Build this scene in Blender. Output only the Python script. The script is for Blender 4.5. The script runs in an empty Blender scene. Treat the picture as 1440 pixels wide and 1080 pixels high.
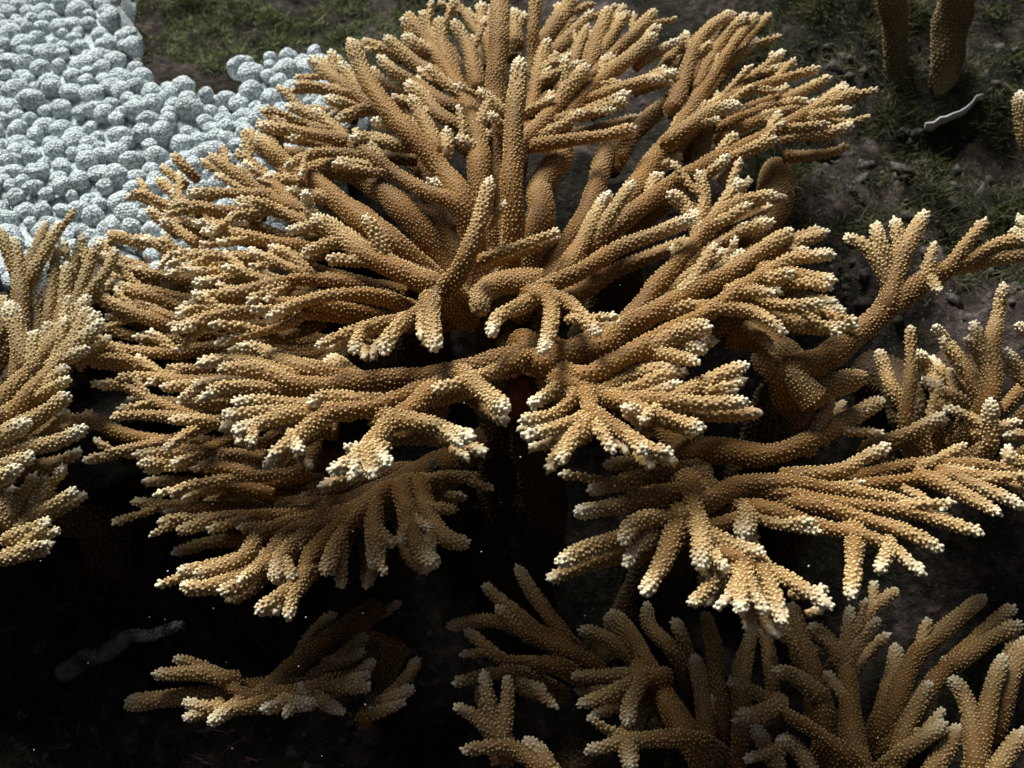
import bpy, math, random
import numpy as np
from mathutils import Vector, noise

random.seed(7)
rng = np.random.default_rng(11)
scene = bpy.context.scene
COL = scene.collection

# ------------------------------------------------------------------ camera
PITCH = math.radians(30.0)
FPX = 1544.0                       # focal length in pixels of a 1440 wide frame
FWD = np.array([0.0, math.cos(PITCH), -math.sin(PITCH)])
UPV = np.array([0.0, math.sin(PITCH), math.cos(PITCH)])
RGT = np.array([1.0, 0.0, 0.0])
CAM = -FWD * 1.0
cam_data = bpy.data.cameras.new("camera")
cam = bpy.data.objects.new("camera", cam_data)
COL.objects.link(cam)
cam.location = CAM
cam.rotation_euler = (math.pi / 2 - PITCH, 0, 0)
cam_data.sensor_fit = 'HORIZONTAL'
cam_data.angle = 2 * math.atan(720.0 / FPX)
cam_data.clip_start = 0.02
cam_data.clip_end = 200.0
cam_data.dof.use_dof = True
cam_data.dof.focus_distance = 0.98
cam_data.dof.aperture_fstop = 9.0
scene.camera = cam

# ------------------------------------------------------------------ light
SUN_EL, SUN_AZ = math.radians(65), math.radians(-45)     # azimuth from +Y (behind the reef), towards -X
world = bpy.data.worlds.new("World")
scene.world = world
world.use_nodes = True
nt = world.node_tree
bg = nt.nodes["Background"]
sky = nt.nodes.new("ShaderNodeTexSky")
sky.sky_type = 'NISHITA'
sky.sun_disc = False
sky.sun_elevation = SUN_EL
sky.sun_rotation = SUN_AZ
nt.links.new(sky.outputs[0], bg.inputs[0])
bg.inputs[1].default_value = 0.05
sd = bpy.data.lights.new("sun", 'SUN')
sd.energy = 5.0
sd.angle = math.radians(28)
sd.color = (0.98, 0.99, 0.95)
sun = bpy.data.objects.new("sun", sd)
COL.objects.link(sun)
to_sun = Vector((math.cos(SUN_EL) * math.sin(SUN_AZ), math.cos(SUN_EL) * math.cos(SUN_AZ), math.sin(SUN_EL)))
sun.rotation_euler = to_sun.to_track_quat('Z', 'Y').to_euler()
sun.location = to_sun * 3
vs = scene.view_settings
vs.view_transform = 'Standard'
vs.look = 'None'
vs.exposure = 0.5
vs.gamma = 1.0
vs.use_curve_mapping = False


# ------------------------------------------------------------------ helpers
def unproject(px, py, d):
    return CAM + FWD * d + RGT * ((px - 720.0) / FPX * d) + UPV * ((540.0 - py) / FPX * d)


def project(P):
    v = np.asarray(P) - CAM
    d = v @ FWD
    return 720 + (v @ RGT) / d * FPX, 540 - (v @ UPV) / d * FPX, d


def plane(ya, da, yb, db, kx=0.0, xc=720.0):
    """a tilted plane given as depth at two picture heights (inverse depth is linear)"""
    def f(px, py):
        t = (py - ya) / (yb - ya)
        inv = (1 - t) / da + t / db + kx * (px - xc) / 1000.0
        return 1.0 / max(inv, 0.3)
    return f


def sm(a, b, x):
    t = np.clip((x - a) / (b - a), 0, 1)
    return t * t * (3 - 2 * t)


def new_mesh(name, verts, faces=None, tris=None, quads=None, attr=None, mat=None, smooth=True):
    me = bpy.data.meshes.new(name)
    verts = np.asarray(verts, dtype=np.float32)
    parts = []
    if tris is not None and len(tris): parts.append((np.asarray(tris, dtype=np.int32), 3))
    if quads is not None and len(quads): parts.append((np.asarray(quads, dtype=np.int32), 4))
    nl = sum(len(p) * k for p, k in parts)
    npoly = sum(len(p) for p, k in parts)
    me.vertices.add(len(verts))
    me.vertices.foreach_set("co", verts.ravel())
    me.loops.add(nl)
    me.loops.foreach_set("vertex_index", np.concatenate([p.ravel() for p, k in parts]))
    me.polygons.add(npoly)
    totals = np.concatenate([np.full(len(p), k, dtype=np.int32) for p, k in parts])
    starts = np.concatenate([[0], np.cumsum(totals)[:-1]]).astype(np.int32)
    me.polygons.foreach_set("loop_start", starts)
    me.polygons.foreach_set("loop_total", totals)
    me.update(calc_edges=True)
    me.polygons.foreach_set("use_smooth", np.full(npoly, smooth, dtype=bool))
    if attr is not None:
        a = me.attributes.new("pigment", 'FLOAT_COLOR', 'POINT')
        c = np.ones((len(verts), 4), dtype=np.float32)
        c[:, :attr.shape[1]] = attr
        a.data.foreach_set("color", c.ravel())
    if mat: me.materials.append(mat)
    me.validate()
    return me


def link(name, me, parent=None):
    o = bpy.data.objects.new(name, me)
    COL.objects.link(o)
    if parent is not None: o.parent = parent
    return o


def tag(o, label=None, cat=None, group=None, kind=None):
    if label: o["label"] = label
    if cat: o["category"] = cat
    if group: o["group"] = group
    if kind: o["kind"] = kind
    return o


# ------------------------------------------------------------------ materials
def base_mat(name, rough=0.7, spec=0.2):
    m = bpy.data.materials.new(name)
    m.use_nodes = True
    b = m.node_tree.nodes["Principled BSDF"]
    b.inputs["Roughness"].default_value = rough
    b.inputs["Specular IOR Level"].default_value = spec
    return m, m.node_tree.nodes, m.node_tree.links, b


def mixc(n, l, fac, a, b, blend='MIX'):
    x = n.new("ShaderNodeMix")
    x.data_type = 'RGBA'
    x.blend_type = blend
    for sock, v in ((x.inputs[0], fac), (x.inputs[6], a), (x.inputs[7], b)):
        if hasattr(v, "is_output"): l.new(v, sock)
        elif isinstance(v, (tuple, list)): sock.default_value = (*v, 1.0)
        else: sock.default_value = v
    return x.outputs[2]


def tex_noise(n, l, scale, detail=4, rough=0.6, coord=None):
    t = n.new("ShaderNodeTexNoise")
    t.inputs["Scale"].default_value = scale
    t.inputs["Detail"].default_value = detail
    t.inputs["Roughness"].default_value = rough
    if coord is not None: l.new(coord, t.inputs["Vector"])
    return t


def ramp(n, l, val, stops):
    r = n.new("ShaderNodeValToRGB")
    e = r.color_ramp.elements
    while len(e) < len(stops): e.new(0.5)
    for k, (p, c) in enumerate(stops):
        e[k].position = p
        e[k].color = (*c, 1.0) if len(c) == 3 else c
    l.new(val, r.inputs[0])
    return r.outputs[0]


def bump_node(n, l, height, strength, dist, b):
    x = n.new("ShaderNodeBump")
    x.inputs["Strength"].default_value = strength
    x.inputs["Distance"].default_value = dist
    l.new(height, x.inputs["Height"])
    l.new(x.outputs[0], b.inputs["Normal"])
    return x


def coral_material(name, tissue_a, tissue_b, cream, tip):
    m, n, l, b = base_mat(name, 0.62, 0.22)
    at = n.new("ShaderNodeAttribute")
    at.attribute_name = "pigment"
    sp = n.new("ShaderNodeSeparateColor")
    l.new(at.outputs["Color"], sp.inputs[0])
    geo = n.new("ShaderNodeNewGeometry")
    no = tex_noise(n, l, 55, 3, 0.6, geo.outputs["Position"])
    t0 = mixc(n, l, no.outputs[0], tissue_a, tissue_b)
    big = tex_noise(n, l, 13, 4, 0.6, geo.outputs["Position"])
    t0 = mixc(n, l, 1.0, t0, ramp(n, l, big.outputs[0], [(0.32, (0.62, 0.60, 0.55)), (0.5, (1, 1, 1)), (0.68, (1.22, 1.25, 1.3))]), 'MULTIPLY')
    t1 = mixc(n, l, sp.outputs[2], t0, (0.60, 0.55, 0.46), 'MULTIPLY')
    c1 = mixc(n, l, sp.outputs[0], t1, cream)
    c2 = mixc(n, l, sp.outputs[1], c1, tip)
    fine = tex_noise(n, l, 900, 2, 0.6, geo.outputs["Position"])
    c3 = mixc(n, l, ramp(n, l, fine.outputs[0], [(0.35, (0, 0, 0)), (0.7, (1, 1, 1))]), c2,
              mixc(n, l, 1.0, c2, (1.18, 1.15, 1.1), 'MULTIPLY'))
    l.new(c3, b.inputs["Base Color"])
    bump_node(n, l, fine.outputs[0], 0.35, 0.0012, b)
    return m


M_CORAL = coral_material("staghorn_tissue", (0.152, 0.070, 0.015), (0.228, 0.110, 0.026), (0.74, 0.565, 0.285), (0.87, 0.83, 0.65))
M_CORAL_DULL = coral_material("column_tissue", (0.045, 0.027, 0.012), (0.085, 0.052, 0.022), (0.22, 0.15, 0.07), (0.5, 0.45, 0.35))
M_COLUMN = coral_material("olive_column_tissue", (0.10, 0.072, 0.030), (0.15, 0.105, 0.045), (0.36, 0.27, 0.14), (0.5, 0.45, 0.35))
M_CORAL_LEFT = coral_material("olive_staghorn_tissue", (0.165, 0.088, 0.022), (0.240, 0.138, 0.040), (0.68, 0.55, 0.29), (0.84, 0.82, 0.68))

m, n, l, b = base_mat("star_coral", 0.75, 0.15)
geo = n.new("ShaderNodeNewGeometry")
vo = n.new("ShaderNodeTexVoronoi")
vo.inputs["Scale"].default_value = 320
l.new(geo.outputs["Position"], vo.inputs["Vector"])
no = tex_noise(n, l, 22, 4, 0.6, geo.outputs["Position"])
ca = mixc(n, l, no.outputs[0], (0.19, 0.225, 0.20), (0.44, 0.49, 0.50))
cb = mixc(n, l, ramp(n, l, vo.outputs["Distance"], [(0.30, (0, 0, 0)), (0.58, (1, 1, 1))]), (0.74, 0.79, 0.82), ca)
l.new(cb, b.inputs["Base Color"])
x_ = bump_node(n, l, vo.outputs["Distance"], 0.8, 0.0025, b)
x_.invert = True
M_STAR = m

m, n, l, b = base_mat("reef_rock", 0.85, 0.15)
geo = n.new("ShaderNodeNewGeometry")
n1 = tex_noise(n, l, 9, 6, 0.65, geo.outputs["Position"])
n2 = tex_noise(n, l, 60, 6, 0.7, geo.outputs["Position"])
n3 = tex_noise(n, l, 260, 4, 0.7, geo.outputs["Position"])
ca = ramp(n, l, n1.outputs[0], [(0.3, (0.016, 0.017, 0.009)), (0.45, (0.028, 0.025, 0.014)), (0.56, (0.07, 0.052, 0.046)), (0.68, (0.15, 0.118, 0.112))])
cb = ramp(n, l, n2.outputs[0], [(0.32, (0.25, 0.25, 0.22)), (0.52, (0.8, 0.8, 0.75)), (0.68, (1.9, 1.7, 1.6))])
cc = mixc(n, l, 1.0, ca, cb, 'MULTIPLY')
cd = mixc(n, l, ramp(n, l, n3.outputs[0], [(0.60, (0, 0, 0)), (0.72, (1, 1, 1))]), cc, (0.26, 0.22, 0.19))
l.new(cd, b.inputs["Base Color"])
bump_node(n, l, n2.outputs[0], 1.0, 0.02, b)
M_ROCK = m


def plain_mat(name, ca_, cb_, scale, rough=0.8):
    m, n, l, b = base_mat(name, rough, 0.15)
    geo = n.new("ShaderNodeNewGeometry")
    no = tex_noise(n, l, scale, 5, 0.65, geo.outputs["Position"])
    l.new(mixc(n, l, ramp(n, l, no.outputs[0], [(0.35, (0, 0, 0)), (0.65, (1, 1, 1))]), ca_, cb_), b.inputs["Base Color"])
    bump_node(n, l, no.outputs[0], 0.5, 0.004, b)
    return m


M_ALGAE = plain_mat("turf_algae", (0.085, 0.105, 0.04), (0.27, 0.30, 0.13), 26)
M_ALGAE_BROWN = plain_mat("brown_algae", (0.035, 0.04, 0.016), (0.13, 0.125, 0.055), 16)
M_PURPLE = plain_mat("purple_algae", (0.06, 0.025, 0.03), (0.15, 0.07, 0.075), 40)
M_DEAD = plain_mat("dead_coral", (0.03, 0.03, 0.032), (0.20, 0.185, 0.18), 60)
M_PALE = plain_mat("pale_sponge", (0.42, 0.44, 0.46), (0.70, 0.70, 0.66), 60)
M_RED = plain_mat("red_sponge", (0.10, 0.028, 0.014), (0.22, 0.07, 0.03), 60)


# ------------------------------------------------------------------ ground
def fbm(x, y, s, octaves=4, seed=0.0):
    v = 0.0
    a = 1.0
    for _ in range(octaves):
        v += a * noise.noise(Vector((x * s + seed, y * s - seed, seed * 0.37)))
        s *= 2.1
        a *= 0.5
    return v


def ground_smooth(x, y):
    ax = abs(x)
    k = float(sm(0.25, 0.62, ax))
    y0 = 0.16 - 0.24 * k
    lo = -0.47 + 0.13 * k
    up = -0.02 + (0.24 + 0.28 * float(sm(0.25, 0.5, x))) * max(0.0, y - 0.38) - 0.16 * max(0.0, y - 1.3)
    t = float(sm(y0, y0 + 0.34, y))
    # added gully walls, mostly out of view, that block low light from the sky
    rr = math.hypot(x, y - 0.1)
    shade_wall = 3.4 * float(sm(1.7, 3.8, rr))
    return lo * (1 - t) + up * t + shade_wall


def ground_z(x, y):
    r2 = math.hypot(x, y - 0.3)
    amp = 0.045 if r2 < 2.5 else 0.12
    z = ground_smooth(x, y) + amp * fbm(x, y, 4.0, 3, 3.1)
    if r2 < 1.8:
        z += 0.016 * fbm(x, y, 20.0, 4, 9.7) + 0.05 * float(sm(0.2, 0.45, x)) * fbm(x, y, 9.0, 4, 2.2)
    return z


def axis_coords(lo, hi, nd, far, nf):
    d = np.linspace(lo, hi, nd)
    t = np.linspace(0, 1, nf + 1)[1:] ** 2.2
    return np.concatenate([(lo - t * (far + lo))[::-1], d, hi + t * (far - hi)])


gx = axis_coords(-1.25, 1.25, 215, 14.0, 34)
gy = axis_coords(-0.55, 1.9, 205, 14.0, 34)
GV = np.array([(x, y, ground_z(x, y)) for y in gy for x in gx])
nx, ny = len(gx), len(gy)
ii = np.arange(nx * ny).reshape(ny, nx)
quads = np.stack([ii[:-1, :-1].ravel(), ii[:-1, 1:].ravel(), ii[1:, 1:].ravel(), ii[1:, :-1].ravel()], 1)
ground = link("reef_ground", new_mesh("reef_ground", GV, quads=quads, mat=M_ROCK))
tag(ground, kind="structure")


# a rock ledge added under the left coral to shade the floor below
V, Q = [], []
nu, nv = 64, 30
for i in range(nv):
    th = math.pi * (i + 0.01) / (nv - 0.98)
    for j in range(nu):
        p = 2 * math.pi * j / nu
        v = Vector((math.sin(th) * math.cos(p), math.sin(th) * math.sin(p), math.cos(th)))
        k = 1 + 0.28 * noise.noise(v * 2.1) + 0.12 * noise.noise(v * 6.0) + 0.06 * noise.noise(v * 14.0)
        V.append((-0.66 + 0.27 * v.x * k, 0.17 + 0.25 * v.y * k, -0.14 + 0.065 * v.z * k))
for i in range(nv - 1):
    for j in range(nu):
        a, b_ = i * nu + j, i * nu + (j + 1) % nu
        Q.append((a, a + nu, b_ + nu, b_))
tag(link("shade_ledge", new_mesh("shade_ledge", V, quads=Q, mat=M_ROCK)), kind="structure")


def ray_ground(px, py):
    d = 0.5
    while d < 6:
        P = unproject(px, py, d)
        if P[2] < ground_z(P[0], P[1]): return P
        d += 0.02
    return unproject(px, py, 2.0)


# ------------------------------------------------------------------ branch builder
def catmull(P, k=8):
    P = np.asarray(P, dtype=float)
    if len(P) == 2:
        t = np.linspace(0, 1, k + 1)[:, None]
        return P[0] * (1 - t) + P[1] * t
    Q = np.vstack([2 * P[0] - P[1], P, 2 * P[-1] - P[-2]])
    out = []
    for i in range(1, len(Q) - 2):
        t = np.linspace(0, 1, k, endpoint=False)[:, None]
        a, b_, c, d = Q[i - 1], Q[i], Q[i + 1], Q[i + 2]
        out.append(0.5 * ((2 * b_) + (-a + c) * t + (2 * a - 5 * b_ + 4 * c - d) * t ** 2 + (-a + 3 * b_ - 3 * c + d) * t ** 3))
    return np.vstack(out + [P[-1][None]])


STAT = dict(tris=0, bumps=0)


def branch_mesh(path, r0, r1, spacing=0.0046, bump=1.0, tipw=1.0, tiplen=0.016, lod=1, shade=0.0, mat=None, rough=0.07, sides=12):
    """one tapering coral branch with a rounded growing tip and rows of raised corallites"""
    C = catmull(path, 8)
    seg = np.linalg.norm(np.diff(C, axis=0), axis=1)
    S = np.concatenate([[0], np.cumsum(seg)])
    L = S[-1]
    r1 = min(r1, L * 0.45)
    tl = min(2.2 * r1, 0.6 * L)      # length of the rounded growing end
    # ring stations: even along the body, denser over the rounded tip
    nb = max(4, int(L / max(0.004, 0.55 * r1)))
    nb = min(nb, 60)
    s_body = np.linspace(0, L - tl, nb)
    s_tip = L - tl + tl * np.sin(np.linspace(0, math.pi / 2, 7)[1:])
    st = np.concatenate([s_body, s_tip])

    def centre(s): return np.stack([np.interp(s, S, C[:, k]) for k in range(3)], 1)
    ph = rng.uniform(0, 100)

    def radius(s):
        t = np.clip(s / L, 0, 1)
        r = r0 + (r1 - r0) * t ** 1.05
        r = r * (1 + 0.055 * np.sin(s / 0.017 + ph) + 0.04 * np.sin(s / 0.0073 + 2 * ph))
        q = np.clip((s - (L - tl)) / tl, 0, 1)
        return r * np.sqrt(np.maximum(1 - q ** 2.2, 0.0009))

    # parallel transport frames on a fine table
    T = np.gradient(C, axis=0)
    T /= np.linalg.norm(T, axis=1)[:, None] + 1e-12
    U = np.zeros_like(T)
    u = np.cross(T[0], [0.3, 0.1, 1.0])
    u /= np.linalg.norm(u)
    for i in range(len(T)):
        u = u - T[i] * (u @ T[i])
        u /= np.linalg.norm(u) + 1e-12
        U[i] = u

    def frame(s):
        t = np.stack([np.interp(s, S, T[:, k]) for k in range(3)], 1)
        t /= np.linalg.norm(t, axis=1)[:, None]
        uu = np.stack([np.interp(s, S, U[:, k]) for k in range(3)], 1)
        uu -= t * (uu * t).sum(1)[:, None]
        uu /= np.linalg.norm(uu, axis=1)[:, None]
        return t, uu, np.cross(t, uu)

    def relief(s, a_):
        return 1 + rough * (0.6 * np.sin(2 * a_ + ph + s / 0.031) + 0.5 * np.sin(3 * a_ - s / 0.019 + 2 * ph) + 0.4 * np.sin(a_ + s / 0.011 + 3 * ph))

    cc = centre(st)
    rr = radius(st)
    t_, u_, v_ = frame(st)
    an = np.arange(sides) * 2 * math.pi / sides
    V = (cc[:, None, :] + (rr[:, None] * relief(st[:, None], an[None, :]))[:, :, None] * (np.cos(an)[None, :, None] * u_[:, None, :] + np.sin(an)[None, :, None] * v_[:, None, :])).reshape(-1, 3)
    nr = len(st)
    idx = np.arange(nr * sides).reshape(nr, sides)
    a = idx[:-1]
    b_ = np.roll(idx, -1, axis=1)[:-1]
    c = np.roll(idx, -1, axis=1)[1:]
    d = idx[1:]
    Q = np.stack([a.ravel(), b_.ravel(), c.ravel(), d.ravel()], 1)
    # closing caps
    V = np.vstack([V, centre(np.array([0.0])), centre(np.array([L]))])
    i0, i1 = nr * sides, nr * sides + 1
    k = np.arange(sides)
    Tr = [np.stack([np.full(sides, i0), np.roll(idx[0], -1), idx[0]], 1), np.stack([np.full(sides, i1), idx[-1], np.roll(idx[-1], -1)], 1)]

    def tipness(s):
        x = np.clip((s - (L - tiplen)) / tiplen, 0, 1)
        y_ = np.clip((s - (L - 0.008)) / 0.008, 0, 1)
        return np.maximum(tipw * x ** 1.25, (0.85 if tipw > 0.2 else 0.0) * y_)
    sv = np.concatenate([np.repeat(st, sides), [0, L]])
    young = lambda s_: np.clip((s_ - (L - 0.10)) / 0.10, 0, 1) ** 1.3 * min(1.0, 0.35 + 0.7 * tipw)
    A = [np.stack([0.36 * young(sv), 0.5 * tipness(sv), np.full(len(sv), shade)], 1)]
    VV = [V]
    off = len(V)

    # corallites: rows along the profile arc length
    fine = np.linspace(0, L, 400)
    rf = radius(fine)
    arc = np.concatenate([[0], np.cumsum(np.hypot(np.diff(fine), np.diff(rf)))])
    rows = np.arange(spacing * 0.5, arc[-1], spacing * 0.84)
    srow = np.interp(rows, arc, fine)
    ss, aa = [], []
    for q, s in enumerate(srow):
        r = float(radius(np.array([s]))[0])
        cnt = max(1, int(round(2 * math.pi * r / spacing)))
        o = rng.uniform(0, 0.35) + 0.5 * (q % 2)
        ss.append(np.full(cnt, s))
        aa.append((np.arange(cnt) + o) * 2 * math.pi / cnt)
    if ss:
        ss = np.concatenate(ss)
        aa = np.concatenate(aa)
        ss = np.clip(ss + rng.normal(0, spacing * 0.12, len(ss)), 0.0, L * 0.9995)
        r = radius(ss)
        aa = aa + rng.normal(0, spacing * 0.12, len(ss)) / np.maximum(r, 0.002)
        e = 0.0006
        slope = (radius(np.minimum(ss + e, L)) - radius(ss - e)) / (2 * e)
        slope = np.clip(slope, -6, 1.0)
        t, u, v = frame(ss)
        rad = np.cos(aa)[:, None] * u + np.sin(aa)[:, None] * v
        N = rad - slope[:, None] * t
        N /= np.linalg.norm(N, axis=1)[:, None]
        P = centre(ss) + rad * (r * relief(ss, aa))[:, None]
        view = P - CAM
        view /= np.linalg.norm(view, axis=1)[:, None]
        keep = ((N * view).sum(1) < 0.32) & (rng.uniform(0, 1, len(N)) > 0.05)
        P, N, t, ss = P[keep], N[keep], t[keep], ss[keep]
        nbm = len(P)
        if nbm:
            ax = N * 0.86 + t * 0.50
            ax /= np.linalg.norm(ax, axis=1)[:, None]
            tp = np.clip((ss - (L - 0.07)) / 0.07, 0, 1) ** 1.2
            patch = 1 + 0.10 * np.sin(ss / 0.013 + ph)
            size = spacing * (0.25 + 0.12 * tp) * bump * patch * rng.uniform(0.75, 1.2, nbm)
            hgt = spacing * (0.28 + 0.20 * tp) * bump * patch * rng.uniform(0.7, 1.25, nbm)
            e1 = np.cross(ax, [0.31, 0.77, 0.55])
            e1 /= np.linalg.norm(e1, axis=1)[:, None]
            e2 = np.cross(ax, e1)
            ns = 5 if (lod == 2 or np.linalg.norm(P.mean(0) - CAM) < 1.06) else 4
            ka = np.arange(ns) * 2 * math.pi / ns
            ring = np.cos(ka)[None, :, None] * e1[:, None, :] + np.sin(ka)[None, :, None] * e2[:, None, :]
            base = P[:, None, :] - ax[:, None, :] * (0.0003 + 0.25 * hgt)[:, None, None] + ring * (size * 1.12)[:, None, None]
            top = P + ax * hgt[:, None]
            tn = tipness(ss)
            j = np.arange(nbm)[:, None]
            kk = np.arange(ns)[None, :]
            if lod == 1:
                mid = P[:, None, :] + ax[:, None, :] * (0.62 * hgt)[:, None, None] + ring * (size * 0.86)[:, None, None]
                W = np.concatenate([base, mid, top[:, None, :]], 1)
                nv = 2 * ns + 1
                o0 = off + j * nv
                b0, b1 = o0 + kk, o0 + (kk + 1) % ns
                m0, m1 = b0 + ns, b1 + ns
                Tr += [np.stack([b0, b1, m1], 2).reshape(-1, 3), np.stack([b0, m1, m0], 2).reshape(-1, 3),
                       np.stack([m0, m1, np.broadcast_to(o0 + 2 * ns, m0.shape)], 2).reshape(-1, 3)]
                g = np.concatenate([np.full(ns, 0.0), np.full(ns, 0.75), [1.0]])
            else:
                W = np.concatenate([base, top[:, None, :]], 1)
                nv = ns + 1
                o0 = off + j * nv
                b0, b1 = o0 + kk, o0 + (kk + 1) % ns
                Tr += [np.stack([b0, b1, np.broadcast_to(o0 + ns, b0.shape)], 2).reshape(-1, 3)]
                g = np.concatenate([np.full(ns, 0.12), [1.0]])
            VV.append(W.reshape(-1, 3))
            pig = np.zeros((nbm, nv, 3))
            yb = 0.36 * young(ss)
            old = 0.68 + 0.32 * np.clip((ss - (L - 0.16)) / 0.12, 0, 1)
            pig[:, :, 0] = np.maximum(yb[:, None], g[None, :] * (old * rng.uniform(0.7, 1.0, nbm))[:, None])
            pig[:, :, 1] = np.clip(tn[:, None] * (0.6 + 0.5 * g[None, :]), 0, 1)
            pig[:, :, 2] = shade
            A.append(pig.reshape(-1, 3))
            STAT['bumps'] += nbm
    V = np.vstack(VV)
    Tr = np.vstack(Tr)
    STAT['tris'] += len(Tr) + 2 * len(Q)
    return new_mesh("branch", V, tris=Tr, quads=Q, attr=np.vstack(A), mat=mat or M_CORAL)


# ------------------------------------------------------------------ traced branches
REG = dict(A=(360, 0, 3.6), B=(720, 0, 3.6), C=(860, 60, 3.6), D=(160, 180, 3.6), E=(420, 240, 3.6), F=(780, 220, 3.2727),
           G=(80, 400, 3.6), H=(260, 420, 3.0), I=(720, 440, 3.6), J=(1040, 260, 3.6), K=(1040, 520, 3.6), L=(760, 600, 3.0),
           M=(160, 620, 2.5714), N=(0, 300, 2.158), P=(960, 720, 3.0), Q=(480, 720, 3.0), S=(480, 0, 3.0))
PLANES = dict(
    T1=plane(20, 1.36, 490, 0.985), T1b=plane(300, 1.26, 640, 1.08), T2=plane(490, 1.0, 660, 0.87), T3=plane(600, 1.23, 800, 1.05),
    T4=plane(850, 1.20, 1010, 1.10), TB=plane(560, 1.09, 870, 0.87), TJ=plane(330, 1.10, 560, 1.02), TR=plane(380, 1.22, 650, 1.08),
    TC=plane(800, 1.22, 1080, 1.06), TD=plane(300, 1.20, 780, 0.98), TX=plane(0, 1.55, 200, 1.42))

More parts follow.
